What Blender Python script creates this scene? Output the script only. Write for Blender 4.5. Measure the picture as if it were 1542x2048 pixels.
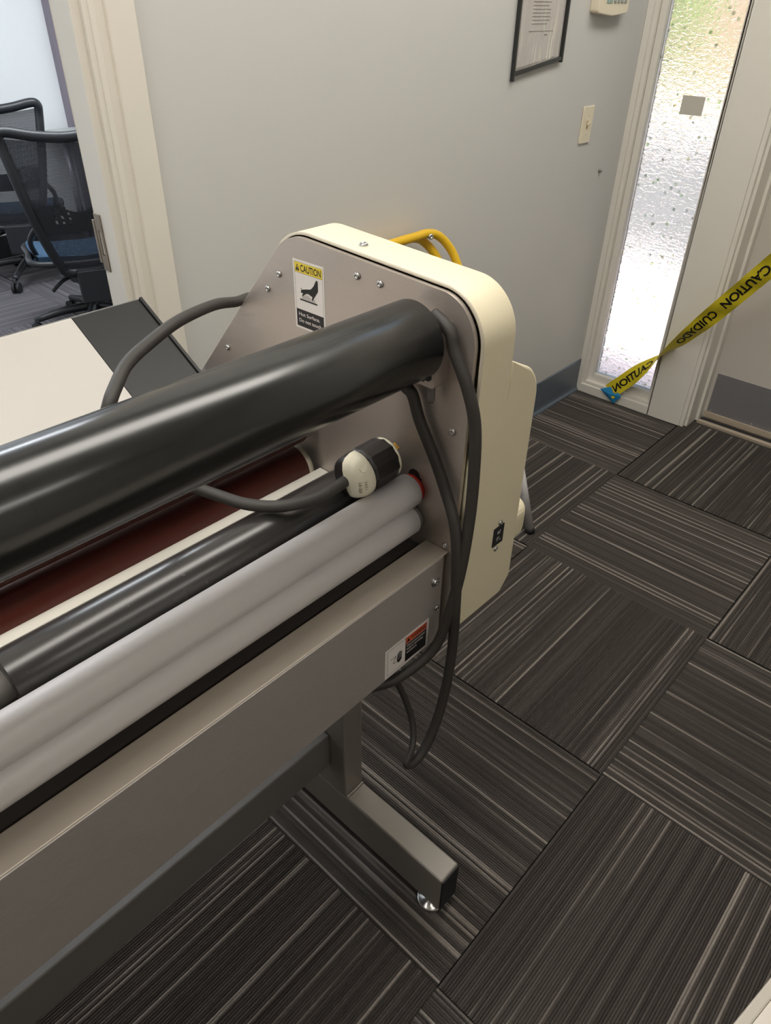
import bpy, bmesh, math, random
from mathutils import Vector, Matrix
random.seed(7)
for o in list(bpy.data.objects): bpy.data.objects.remove(o, do_unlink=True)
S = bpy.context.scene
COL = S.collection
PI = math.pi
R = math.radians

# ------------------------------------------------------------------ camera
def make_camera():
    f, yaw, pit, roll = 1432.04, R(42.035), R(35.857), R(1.156)
    fwd = Vector((math.cos(pit)*math.cos(yaw), math.cos(pit)*math.sin(yaw), -math.sin(pit)))
    rt = Vector((math.sin(yaw), -math.cos(yaw), 0)); up = rt.cross(fwd)
    r = rt*math.cos(roll)+up*math.sin(roll); u = -rt*math.sin(roll)+up*math.cos(roll)
    cd = bpy.data.cameras.new('camera'); cam = bpy.data.objects.new('camera', cd); COL.objects.link(cam)
    cd.sensor_fit = 'HORIZONTAL'; cd.sensor_width = 36; cd.lens = f*36/1542; cd.clip_start = .01
    m = Matrix((r, u, -fwd)).transposed().to_4x4(); m.translation = Vector((-1.711, -.900, 1.479))
    cam.matrix_world = m
    S.camera = cam
make_camera()

# ------------------------------------------------------------------ world, sun, exposure
w = bpy.data.worlds.new('sky'); S.world = w; w.use_nodes = True
nt = w.node_tree; bg = nt.nodes['Background']
sky = nt.nodes.new('ShaderNodeTexSky'); sky.sky_type = 'NISHITA'; sky.sun_disc = False
sky.sun_elevation = R(55); sky.sun_rotation = R(200); sky.air_density = 1.2; sky.dust_density = 3.0
nt.links.new(sky.outputs[0], bg.inputs[0]); bg.inputs[1].default_value = .45
sd = bpy.data.lights.new('sun', 'SUN'); sd.energy = 11.0; sd.angle = R(1); sd.color = (1, .95, .87)
so = bpy.data.objects.new('sun', sd); COL.objects.link(so)
so.rotation_euler = Vector((.10, .62, -.78)).to_track_quat('-Z', 'Y').to_euler()
LAMP = 8.2          # emission of the ceiling light diffusers
S.view_settings.view_transform = 'Standard'; S.view_settings.look = 'None'
S.view_settings.exposure = 0.0; S.view_settings.gamma = 1.0; S.view_settings.use_curve_mapping = False
S.cycles.use_denoising = True
S.cycles.max_bounces = 10; S.cycles.diffuse_bounces = 5; S.cycles.glossy_bounces = 5
S.cycles.transmission_bounces = 8; S.cycles.transparent_max_bounces = 12
S.cycles.caustics_reflective = False; S.cycles.caustics_refractive = False

# ------------------------------------------------------------------ materials
def lin(c): return tuple((v/255/12.92 if v/255 <= .04045 else ((v/255+.055)/1.055)**2.4) for v in c)
class N:
    def __init__(s, name):
        s.m = bpy.data.materials.new(name); s.m.use_nodes = True; s.t = s.m.node_tree
        s.b = s.t.nodes['Principled BSDF']; s.out = s.t.nodes['Material Output']
    def n(s, typ, **kw):
        x = s.t.nodes.new('ShaderNode'+typ)
        for k, v in kw.items():
            if k.startswith('i'): x.inputs[int(k[1:])].default_value = v
            else: setattr(x, k, v)
        return x
    def l(s, a, b): s.t.links.new(a, b)
    def math(s, op, a, b=None, c=None):
        x = s.n('Math', operation=op)
        for i, v in enumerate((a, b, c)):
            if v is None: continue
            if isinstance(v, (int, float)): x.inputs[i].default_value = v
            else: s.l(v, x.inputs[i])
        return x.outputs[0]
    def mix(s, f, a, b):
        x = s.n('MixRGB')
        for i, v in enumerate((f, a, b)):
            if isinstance(v, (int, float)): x.inputs[i].default_value = v
            elif isinstance(v, tuple): x.inputs[i].default_value = (*v[:3], 1)
            else: s.l(v, x.inputs[i])
        return x.outputs[0]
    def ramp(s, f, stops):
        x = s.n('ValToRGB'); e = x.color_ramp.elements
        while len(e) < len(stops): e.new(.5)
        for q, (p, c) in zip(e, stops): q.position = p; q.color = (*c[:3], 1) if isinstance(c, tuple) else (c, c, c, 1)
        s.l(f, x.inputs[0]); return x.outputs[0]
def mat(name, rgb, rough=.5, metal=0., var=.06, scale=30., bump=0., bscale=200., stretch=(1, 1, 1), spec=.5, rvar=.08, coat=0.):
    """plain surface: colour with slight mottling, roughness variation, fine relief; rgb in sRGB 0-255"""
    k = N(name); c = lin(rgb)
    tc = k.n('TexCoord'); mp = k.n('Mapping'); mp.inputs[3].default_value = stretch; k.l(tc.outputs['Object'], mp.inputs[0])
    nz = k.n('TexNoise'); nz.inputs['Scale'].default_value = scale; nz.inputs['Detail'].default_value = 4; k.l(mp.outputs[0], nz.inputs[0])
    col = k.mix(nz.outputs[0], tuple(v*(1-var) for v in c), tuple(min(1, v*(1+var)) for v in c))
    k.l(col, k.b.inputs['Base Color'])
    rr = k.math('MULTIPLY_ADD', nz.outputs[0], 2*rvar, rough-rvar); k.l(rr, k.b.inputs['Roughness'])
    k.b.inputs['Metallic'].default_value = metal; k.b.inputs['Specular IOR Level'].default_value = spec
    k.b.inputs['Coat Weight'].default_value = coat
    if bump:
        n2 = k.n('TexNoise'); n2.inputs['Scale'].default_value = bscale; n2.inputs['Detail'].default_value = 3; k.l(mp.outputs[0], n2.inputs[0])
        bp = k.n('Bump'); bp.inputs['Strength'].default_value = bump; bp.inputs['Distance'].default_value = .002
        k.l(n2.outputs[0], bp.inputs['Height']); k.l(bp.outputs[0], k.b.inputs['Normal'])
    return k.m
def emis(name, rgb, st):
    k = N(name); nz = k.n('TexNoise'); nz.inputs['Scale'].default_value = 3
    c = lin(rgb); k.l(k.mix(nz.outputs[0], tuple(v*.97 for v in c), c), k.b.inputs['Emission Color'])
    k.b.inputs['Emission Strength'].default_value = st; k.b.inputs['Base Color'].default_value = (.8, .8, .8, 1); return k.m
def carpet(name, dark, mid, light, amt, ribs=116/.61):
    k = N(name); tc = k.n('TexCoord'); sp = k.n('SeparateXYZ'); k.l(tc.outputs['Object'], sp.inputs[0])
    oi = k.n('ObjectInfo'); rnd = k.math('MULTIPLY', oi.outputs['Random'], 91.7)
    u = k.math('MULTIPLY_ADD', sp.outputs[1], ribs, 58.); i = k.math('FLOOR', u)
    cb = k.n('CombineXYZ'); k.l(i, cb.inputs[0]); k.l(rnd, cb.inputs[1])
    wn = k.n('TexWhiteNoise', noise_dimensions='2D'); k.l(cb.outputs[0], wn.inputs['Vector'])
    cb2 = k.n('CombineXYZ'); k.l(k.math('MULTIPLY', sp.outputs[0], 2.2), cb2.inputs[0]); k.l(k.math('MULTIPLY', i, 7.31), cb2.inputs[1]); k.l(rnd, cb2.inputs[2])
    ln = k.n('TexNoise'); ln.inputs['Scale'].default_value = 1.0; ln.inputs['Detail'].default_value = 3; k.l(cb2.outputs[0], ln.inputs[0])
    # neighbouring ribs share a band so light yarns come in groups
    cb3 = k.n('CombineXYZ'); k.l(k.math('FLOOR', k.math('DIVIDE', i, 4.)), cb3.inputs[0]); k.l(k.math('ADD', rnd, 31.), cb3.inputs[1])
    wg = k.n('TexWhiteNoise', noise_dimensions='2D'); k.l(cb3.outputs[0], wg.inputs['Vector'])
    grp = k.math('MULTIPLY_ADD', wg.outputs[0], .15, 0.)
    v = k.math('ADD', k.math('MULTIPLY_ADD', wn.outputs[0], .85, 0.), grp)
    v = k.math('ADD', v, k.math('MULTIPLY_ADD', ln.outputs[0], .55, -.275))
    st = k.ramp(v, ((.82-.12*amt, 0.), (.95-.10*amt, 1.)))
    md = k.ramp(v, ((.15, 0.), (.75, 1.)))
    loop = k.n('TexNoise'); loop.inputs['Scale'].default_value = 420; loop.inputs['Detail'].default_value = 2; k.l(tc.outputs['Object'], loop.inputs[0])
    big = k.n('TexNoise'); big.inputs['Scale'].default_value = 4; k.l(tc.outputs['Object'], big.inputs[0])
    base = k.mix(md, lin(dark), lin(mid)); base = k.mix(st, base, lin(light))
    base = k.mix(k.math('MULTIPLY', loop.outputs[0], .35), base, tuple(x*.5 for x in lin(dark)))
    base = k.mix(k.math('MULTIPLY', big.outputs[0], .25), base, lin((dark[0]+8, dark[1]+2, dark[2])))
    k.l(base, k.b.inputs['Base Color']); k.b.inputs['Roughness'].default_value = .95; k.b.inputs['Specular IOR Level'].default_value = .15
    h = loop.outputs[0]
    bp = k.n('Bump'); bp.inputs['Strength'].default_value = .9; bp.inputs['Distance'].default_value = .0025
    k.l(h, bp.inputs['Height']); k.l(bp.outputs[0], k.b.inputs['Normal'])
    return k.m
def brushed(name, rgb, rough, metal, along):
    return mat(name, rgb, rough, metal, var=.05, scale=26., bump=.16, bscale=60., stretch=along, rvar=.07)
M = {}
M['wall'] = mat('wall_paint_grey', (203, 203, 200), .55, var=.015, scale=6, bump=.06, bscale=260)
M['wallfar'] = mat('wall_paint_white', (238, 240, 240), .6, var=.01, bump=.05)
M['wallmid'] = mat('wall_paint_taupe', (196, 192, 186), .6, var=.02, bump=.05)
M['ceil'] = mat('ceiling_tile_white', (222, 220, 214), .9, var=.03, scale=80, bump=.2, bscale=150)
M['trim'] = mat('trim_paint_cream', (224, 219, 209), .38, var=.02, scale=9, bump=.07, bscale=90)
M['frame'] = mat('window_frame_white', (224, 220, 212), .4, var=.02, scale=8, bump=.06, bscale=90)
M['doorp'] = mat('door_paint_grey', (196, 190, 182), .42, var=.03, scale=5, bump=.05)
M['base'] = mat('vinyl_base_slate', (92, 101, 112), .38, var=.05, scale=8)
M['kick'] = mat('kick_plate_steel', (150, 148, 152), .42, .55, var=.08, scale=14, bump=.08)
M['pan'] = mat('inner_pan_dark', (66, 61, 58), .6, var=.06)
M['dark'] = mat('black_rubber', (30, 31, 33), .6, var=.1)
M['thr'] = mat('threshold_metal', (190, 176, 158), .4, .3, var=.05)
M['slab'] = mat('floor_slab', (60, 58, 55), .9)
M['carpet'] = carpet('carpet_ribbed_charcoal', (72, 68, 65), (96, 91, 87), (176, 168, 160), .2)
M['carpet2'] = carpet('carpet_ribbed_grey', (92, 90, 95), (112, 109, 113), (150, 146, 147), .3)
M['plate'] = brushed('brushed_aluminium', (200, 190, 182), .42, .75, (3, 1.5, 22))
M['alu'] = brushed('satin_aluminium', (190, 184, 180), .40, .45, (1, 6, 6))
M['flange'] = mat('painted_flange_grey', (202, 192, 179), .42, .45, var=.05, scale=20)
M['steel'] = mat('painted_steel_grey', (142, 136, 129), .42, .35, var=.05, scale=22, bump=.05)
M['steeldk'] = mat('painted_steel_dark', (118, 114, 110), .5, .2, var=.05, scale=20)
M['cover'] = mat('cream_textured_paint', (232, 222, 192), .5, var=.012, scale=12, bump=.22, bscale=420)
M['edge'] = mat('cover_raw_edge', (205, 196, 178), .5, .2)
M['idler'] = mat('anodised_grey_roller', (222, 218, 218), .5, .1, var=.02, scale=9, stretch=(.2, 1, 1))
M['rubber'] = mat('black_roller_dusty', (44, 42, 41), .27, var=.06, scale=40, rvar=.012, spec=.8)
M['red'] = mat('red_silicone', (88, 33, 23), .45, var=.08, scale=14)
M['bar'] = mat('white_bar', (214, 210, 200), .5, var=.03)
M['cap'] = mat('core_cap_cream', (206, 196, 176), .6)
M['redcap'] = mat('bearing_red', (190, 52, 40), .5)
M['tray'] = mat('tray_white_laminate', (192, 188, 182), .42, var=.02, scale=5)
M['trayblk'] = mat('tray_black_scuffed', (22, 22, 22), .45, var=.22, scale=16, stretch=(1, 4, 4), bump=.04)
M['chrome'] = mat('zinc_screw', (205, 205, 205), .22, 1., var=.06, scale=120)
M['cable'] = mat('cable_jacket_dusty', (52, 49, 46), .58, var=.25, scale=55, bump=.1, bscale=300)
M['plugblk'] = mat('plug_black_nylon', (34, 31, 30), .42, var=.06, bump=.05)
M['plugwht'] = mat('plug_ivory_nylon', (236, 230, 208), .3, var=.02)
M['brass'] = mat('brass_blade', (196, 158, 78), .3, 1., var=.05)
M['print'] = mat('ink_black', (22, 21, 22), .45, var=.02)
M['ink'] = mat('ink_grey', (120, 112, 98), .6)
M['white'] = mat('label_white', (236, 230, 226), .4, var=.01)
M['yellow'] = mat('label_yellow', (240, 214, 70), .4, var=.01)
M['orange'] = mat('label_orange', (216, 92, 52), .4, var=.02)
M['ladder'] = mat('yellow_enamel', (224, 180, 36), .35, var=.03)
M['leg'] = mat('grey_leg_enamel', (205, 203, 204), .45, var=.04)
M['tape'] = mat('yellow_barrier_tape', (226, 208, 46), .4, var=.04, scale=20)
M['blue'] = mat('blue_masking_tape', (44, 142, 200), .55, var=.05)
M['ivory'] = mat('ivory_plastic', (226, 216, 192), .4, var=.015)
M['ivorydk'] = mat('ivory_dark_slot', (150, 126, 70), .5)
M['lcd'] = mat('lcd_grey_green', (136, 158, 150), .25)
M['key'] = mat('rubber_keys_grey', (150, 160, 158), .6)
M['clip'] = mat('black_frame_plastic', (38, 40, 40), .4)
M['paper'] = mat('paper_white', (214, 208, 204), .7, var=.01)
M['note'] = mat('note_grey', (196, 192, 182), .8, var=.02)
M['strike'] = mat('aged_bronze', (142, 130, 116), .4, .7, var=.12, scale=60)
M['chairblk'] = mat('chair_black_plastic', (36, 38, 41), .42, var=.05)
M['chairsil'] = mat('chair_silver_edge', (168, 168, 176), .35, .5)
M['seat'] = mat('chair_blue_fabric', (46, 74, 100), .85, var=.08, scale=60, bump=.15, bscale=500)
M['tablegrey'] = mat('table_grey_laminate', (178, 180, 180), .45)
M['purple'] = mat('mauve_metal_frame', (132, 124, 134), .45, .2)
M['desk'] = mat('desk_off_white', (200, 193, 184), .45, var=.02)
M['deskedge'] = mat('desk_edge_greige', (176, 169, 159), .45, var=.02)
M['lamp'] = emis('lamp_diffuser', (255, 250, 241), LAMP)
M['fillfar'] = emis('fill_diffuser_cool', (242, 248, 255), 19.)
M['pave'] = mat('pink_concrete', (240, 218, 210), .9, var=.06, scale=5)
M['road'] = mat('grey_asphalt', (104, 103, 102), .9, var=.15, scale=9)
M['lawn'] = mat('lawn_green', (120, 150, 70), .9, var=.25, scale=8)
M['leaf'] = mat('hedge_leaf', (138, 166, 88), .8, var=.3, scale=9)
M['pinkwall'] = mat('pink_render', (216, 184, 170), .9, var=.05, scale=3)
def mesh_fabric():
    k = N('chair_mesh_fabric'); tc = k.n('TexCoord')
    a = k.n('TexWave'); a.inputs['Scale'].default_value = 55; a.bands_direction = 'Z'; k.l(tc.outputs['Object'], a.inputs[0])
    b = k.n('TexWave'); b.inputs['Scale'].default_value = 70; b.bands_direction = 'X'; k.l(tc.outputs['Object'], b.inputs[0])
    f = k.math('MULTIPLY', a.outputs['Fac'], b.outputs['Fac'])
    f = k.math('MULTIPLY_ADD', f, .42, .08)
    k.b.inputs['Base Color'].default_value = (*lin((50, 52, 58)), 1); k.b.inputs['Roughness'].default_value = .7
    tr = k.n('BsdfTransparent'); ms = k.n('MixShader'); k.l(f, ms.inputs[0]); k.l(k.b.outputs[0], ms.inputs[1]); k.l(tr.outputs[0], ms.inputs[2])
    k.l(ms.outputs[0], k.out.inputs[0]); return k.m
M['mesh'] = mesh_fabric()
def pattern_glass():
    k = N('hammered_glass'); tc = k.n('TexCoord')
    mp = k.n('Mapping'); mp.inputs[3].default_value = (1, 1, 2.2); mp.inputs[2].default_value = (R(20), 0, 0); k.l(tc.outputs['Object'], mp.inputs[0])
    vo = k.n('TexVoronoi', feature='DISTANCE_TO_EDGE'); vo.inputs['Scale'].default_value = 30; k.l(mp.outputs[0], vo.inputs[0])
    nz = k.n('TexNoise'); nz.inputs['Scale'].default_value = 60; nz.inputs['Detail'].default_value = 2; k.l(mp.outputs[0], nz.inputs[0])
    h = k.math('ADD', k.math('MULTIPLY', vo.outputs[0], 1.5), nz.outputs[0])
    bp = k.n('Bump'); bp.inputs['Strength'].default_value = .8; bp.inputs['Distance'].default_value = .006; k.l(h, bp.inputs['Height'])
    # coloured glass chips fused into the pane
    v2 = k.n('TexVoronoi'); v2.inputs['Scale'].default_value = 40; v2.inputs['Randomness'].default_value = 1; k.l(tc.outputs['Object'], v2.inputs[0])
    w2 = k.n('TexWhiteNoise', noise_dimensions='3D'); k.l(v2.outputs['Position'], w2.inputs[0])
    pick = k.math('GREATER_THAN', w2.outputs[0], .70); near = k.math('LESS_THAN', v2.outputs['Distance'], .26)
    chip = k.math('MULTIPLY', pick, near)
    hs = k.n('HueSaturation'); hs.inputs['Saturation'].default_value = .55; hs.inputs['Value'].default_value = .8; k.l(w2.outputs['Color'], hs.inputs['Color'])
    cc = k.mix(.72, hs.outputs[0], (.62, .78, .66))
    col = k.mix(chip, (.97, .98, .97), cc)
    rf = k.n('BsdfRefraction'); rf.inputs['Roughness'].default_value = .09; rf.inputs['IOR'].default_value = 1.12; k.l(col, rf.inputs[0]); k.l(bp.outputs[0], rf.inputs['Normal'])
    tl = k.n('BsdfTranslucent'); k.l(col, tl.inputs[0]); k.l(bp.outputs[0], tl.inputs['Normal'])
    m1 = k.n('MixShader'); m1.inputs[0].default_value = .12; k.l(rf.outputs[0], m1.inputs[1]); k.l(tl.outputs[0], m1.inputs[2])
    gl = k.n('BsdfGlossy'); gl.inputs['Roughness'].default_value = .12; k.l(bp.outputs[0], gl.inputs['Normal'])
    m2 = k.n('MixShader'); m2.inputs[0].default_value = .05; k.l(m1.outputs[0], m2.inputs[1]); k.l(gl.outputs[0], m2.inputs[2])
    k.l(m2.outputs[0], k.out.inputs[0]); return k.m
M['glass'] = pattern_glass()
def clear_film():
    k = N('clear_acetate'); tr = k.n('BsdfTransparent'); gl = k.n('BsdfGlossy'); gl.inputs['Roughness'].default_value = .06
    tc = k.n('TexCoord'); mp = k.n('Mapping'); mp.inputs[3].default_value = (9, 9, 1.2); k.l(tc.outputs['Object'], mp.inputs[0])
    nz = k.n('TexNoise'); nz.inputs['Scale'].default_value = 1.6; nz.inputs['Distortion'].default_value = .8; k.l(mp.outputs[0], nz.inputs[0])
    bp = k.n('Bump'); bp.inputs['Strength'].default_value = .8; bp.inputs['Distance'].default_value = .02; k.l(nz.outputs[0], bp.inputs['Height']); k.l(bp.outputs[0], gl.inputs['Normal'])
    ms = k.n('MixShader'); ms.inputs[0].default_value = .22; k.l(tr.outputs[0], ms.inputs[1]); k.l(gl.outputs[0], ms.inputs[2]); k.l(ms.outputs[0], k.out.inputs[0]); return k.m
M['film'] = clear_film()
def tube_mat():
    """black plastic core with a cut line scored part-way round and light scratches"""
    k = N('black_core_plastic'); tc = k.n('TexCoord'); sp = k.n('SeparateXYZ'); k.l(tc.outputs['Object'], sp.inputs[0])
    mp = k.n('Mapping'); mp.inputs[3].default_value = (2, 14, 14); k.l(tc.outputs['Object'], mp.inputs[0])
    nz = k.n('TexNoise'); nz.inputs['Scale'].default_value = 9; nz.inputs['Detail'].default_value = 6; k.l(mp.outputs[0], nz.inputs[0])
    d = k.math('ABSOLUTE', k.math('SUBTRACT', sp.outputs[0], -1.571)); line = k.math('LESS_THAN', d, .0006)
    scr = k.ramp(nz.outputs[0], ((.70, 0.), (.74, 1.)))
    base = k.mix(scr, lin((27, 28, 28)), lin((44, 44, 42))); base = k.mix(line, base, lin((14, 14, 14)))
    k.l(base, k.b.inputs['Base Color'])
    k.l(k.math('MULTIPLY_ADD', nz.outputs[0], .10, .17), k.b.inputs['Roughness']); k.b.inputs['Specular IOR Level'].default_value = .8
    return k.m
M['tube'] = tube_mat()

# ------------------------------------------------------------------ mesh helpers
def link(o, parent=None):
    COL.objects.link(o)
    if parent: o.parent = parent
    return o
def tag(o, label=None, cat=None, group=None, kind=None):
    for k, v in (('label', label), ('category', cat), ('group', group), ('kind', kind)):
        if v: o[k] = v
    return o
def empty(name, loc, label, cat, group=None, rz=0):
    o = bpy.data.objects.new(name, None); link(o); o.location = loc; o.rotation_euler = (0, 0, rz); o.empty_display_size = .1
    bpy.context.view_layer.update()
    return tag(o, label, cat, group)
class MB:
    def __init__(s): s.v = []; s.f = []; s.sm = []
    def add(s, vs, fs, smooth=False):
        n = len(s.v); s.v += [tuple(v) for v in vs]; s.f += [tuple(i+n for i in f) for f in fs]; s.sm += [smooth]*len(fs); return s
    def box(s, x0, x1, y0, y1, z0, z1):
        vs = [(x, y, z) for z in (z0, z1) for y in (y0, y1) for x in (x0, x1)]
        return s.add(vs, [(0, 2, 3, 1), (4, 5, 7, 6), (0, 1, 5, 4), (2, 6, 7, 3), (0, 4, 6, 2), (1, 3, 7, 5)])
    def prism(s, pts, fn, a, b, smooth=False):
        """pts: closed 2D outline, fn(u,v,w)->xyz, extruded from w=a to b"""
        n = len(pts); vs = [fn(u, v, a) for u, v in pts]+[fn(u, v, b) for u, v in pts]
        s.add(vs, [tuple(range(n))[::-1], tuple(range(n, 2*n))]); 
        s.add(vs, [(i, (i+1) % n, n+(i+1) % n, n+i) for i in range(n)], smooth); return s
    def cyl(s, a, b, r, n=24, r2=None, caps=True):
        a, b = Vector(a), Vector(b); d = (b-a).normalized(); t = Vector((0, 0, 1)) if abs(d.z) < .9 else Vector((1, 0, 0))
        u = d.cross(t).normalized(); w_ = d.cross(u); r2 = r if r2 is None else r2
        ring = [u*math.cos(2*PI*i/n)+w_*math.sin(2*PI*i/n) for i in range(n)]
        vs = [a+q*r for q in ring]+[b+q*r2 for q in ring]
        s.add(vs, [(i, (i+1) % n, n+(i+1) % n, n+i) for i in range(n)], True)
        if caps: s.add(vs, [tuple(range(n))[::-1], tuple(range(n, 2*n))])
        return s
    def lathe(s, o, d, prof, n=24):
        """prof: (dist along d, radius)"""
        o, d = Vector(o), Vector(d).normalized(); t = Vector((0, 0, 1)) if abs(d.z) < .9 else Vector((1, 0, 0))
        u = d.cross(t).normalized(); w_ = d.cross(u); vs = []; fs = []
        for h, r in prof: vs += [o+d*h+(u*math.cos(2*PI*i/n)+w_*math.sin(2*PI*i/n))*max(r, 1e-5) for i in range(n)]
        for j in range(len(prof)-1): fs += [(j*n+i, j*n+(i+1) % n, (j+1)*n+(i+1) % n, (j+1)*n+i) for i in range(n)]
        s.add(vs, fs, True); s.add(vs, [tuple(range(n))[::-1], tuple(range(len(vs)-n, len(vs)))]); return s
    def sweep(s, pts, r, n=12, closed=False, sub=6):
        P = spline(pts, sub, closed); m = len(P); vs = []; fs = []; prev = None
        for i, p in enumerate(P):
            d = (P[(i+1) % m]-P[i-1]) if closed else (P[min(i+1, m-1)]-P[max(i-1, 0)]); d.normalize()
            if prev is None: t = Vector((0, 0, 1)) if abs(d.z) < .9 else Vector((1, 0, 0)); u = d.cross(t).normalized()
            else: u = (prev-d*prev.dot(d)).normalized()
            prev = u; w_ = d.cross(u); rr = r(i/(m-1)) if callable(r) else r
            vs += [p+(u*math.cos(2*PI*k/n)+w_*math.sin(2*PI*k/n))*rr for k in range(n)]
        for i in range(m if closed else m-1):
            a, b = i*n, ((i+1) % m)*n; fs += [(a+k, a+(k+1) % n, b+(k+1) % n, b+k) for k in range(n)]
        s.add(vs, fs, True)
        if not closed: s.add(vs, [tuple(range(n))[::-1], tuple(range((m-1)*n, m*n))])
        return s
    def grid(s, fn, nu, nv, keep=None, th=None):
        vs = [fn(i/nu, j/nv) for j in range(nv+1) for i in range(nu+1)]
        fs = [(j*(nu+1)+i, j*(nu+1)+i+1, (j+1)*(nu+1)+i+1, (j+1)*(nu+1)+i) for j in range(nv) for i in range(nu) if keep is None or keep(i, j)]
        return s.add(vs, fs, True)
    def build(s, name, m, parent=None, bevel=0, seg=2, org=None):
        bm = bmesh.new(); bv = [bm.verts.new(v) for v in s.v]
        for f, q in zip(s.f, s.sm):
            try: fc = bm.faces.new([bv[i] for i in f]); fc.smooth = q
            except ValueError: pass
        bmesh.ops.remove_doubles(bm, verts=bm.verts, dist=1e-6)
        bmesh.ops.recalc_face_normals(bm, faces=bm.faces)
        if bevel:
            ed = [e for e in bm.edges if len(e.link_faces) == 2 and e.calc_face_angle(0) > .6]
            bmesh.ops.bevel(bm, geom=ed, offset=bevel, segments=seg, affect='EDGES', profile=.5)
        me = bpy.data.meshes.new(name)
        if org is None and parent is None and s.v:
            xs, ys, zs = zip(*s.v); org = ((min(xs)+max(xs))/2, (min(ys)+max(ys))/2, min(zs))
        if parent is not None and org is None: org = (0, 0, 0)
        o = bpy.data.objects.new(name, me)
        if org != (0, 0, 0) and parent is None: bmesh.ops.translate(bm, verts=bm.verts, vec=-Vector(org)); o.location = org
        bm.to_mesh(me); bm.free(); me.materials.append(m if not isinstance(m, str) else M[m])
        link(o)
        if parent is not None:
            o.parent = parent; o.matrix_parent_inverse = wm(parent).inverted()
        return o
def wm(o):
    m = o.matrix_basis.copy()
    return wm(o.parent) @ o.matrix_parent_inverse @ m if o.parent else m
def spline(pts, sub=6, closed=False):
    P = [Vector(p) for p in pts]; n = len(P); out = []
    for i in range(n if closed else n-1):
        if closed: a, b, c, d = P[i-1], P[i], P[(i+1) % n], P[(i+2) % n]
        else: a, b, c, d = P[max(i-1, 0)], P[i], P[i+1], P[min(i+2, n-1)]
        for k in range(sub):
            t = k/sub; out.append(.5*((2*b)+(c-a)*t+(2*a-5*b+4*c-d)*t*t+(3*b-a-3*c+d)*t**3))
    if not closed: out.append(P[-1].copy())
    return out
def rounded(pts, rads, seg=6):
    """2D polygon with rounded corners"""
    out = []; n = len(pts)
    for i in range(n):
        p = Vector(pts[i]); a = Vector(pts[i-1])-p; b = Vector(pts[(i+1) % n])-p; r = rads[i] if isinstance(rads, (list, tuple)) else rads
        if r <= 0: out.append(tuple(p)); continue
        ang = a.angle(b); t = min(r/math.tan(ang/2), a.length*.49, b.length*.49); r = t*math.tan(ang/2)
        a.normalize(); b.normalize(); c = p+(a+b).normalized()*(r/math.sin(ang/2))
        s0 = p+a*t-c; s1 = p+b*t-c; sg = s0.angle_signed(s1)
        for k in range(seg+1):
            q = s0.copy(); q.rotate(Matrix.Rotation(-sg*k/seg, 2)); out.append(tuple(c+q))
    return out
def text2d(body, size=1., bold=0., width=None, align='LEFT', stretch=1.):
    cu = bpy.data.curves.new('t', 'FONT'); cu.body = body; cu.size = size; cu.offset = bold; cu.align_x = align; cu.resolution_u = 3
    o = bpy.data.objects.new('t', cu); COL.objects.link(o); bpy.context.view_layer.update()
    me = o.evaluated_get(bpy.context.evaluated_depsgraph_get()).to_mesh()
    vs = [(v.co.x, v.co.y) for v in me.vertices]; fs = [tuple(p.vertices) for p in me.polygons]
    bpy.data.objects.remove(o, do_unlink=True); bpy.data.curves.remove(cu)
    if width and vs:
        x0 = min(v[0] for v in vs); x1 = max(v[0] for v in vs); k = width/(x1-x0); vs = [((v[0]-x0)*k, v[1]) for v in vs]
    return [(a*stretch, b) for a, b in vs], fs
def put(mb, tx, fn):
    mb.add([fn(*v) for v in tx[0]], tx[1]); return mb
def screw(name, pos, nrm, r, parent, washer=False, m='chrome'):
    mb = MB(); n = Vector(nrm)
    if washer: mb.lathe(pos, n, [(0, r*1.45), (.0012, r*1.45), (.0015, r*1.2)], 18); pos = Vector(pos)+n*.0012
    mb.lathe(pos, n, [(0, r), (r*.25, r), (r*.55, r*.8), (r*.7, r*.42), (r*.45, r*.36), (r*.4, .0002)], 16)
    return mb.build(name, m, parent)

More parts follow.
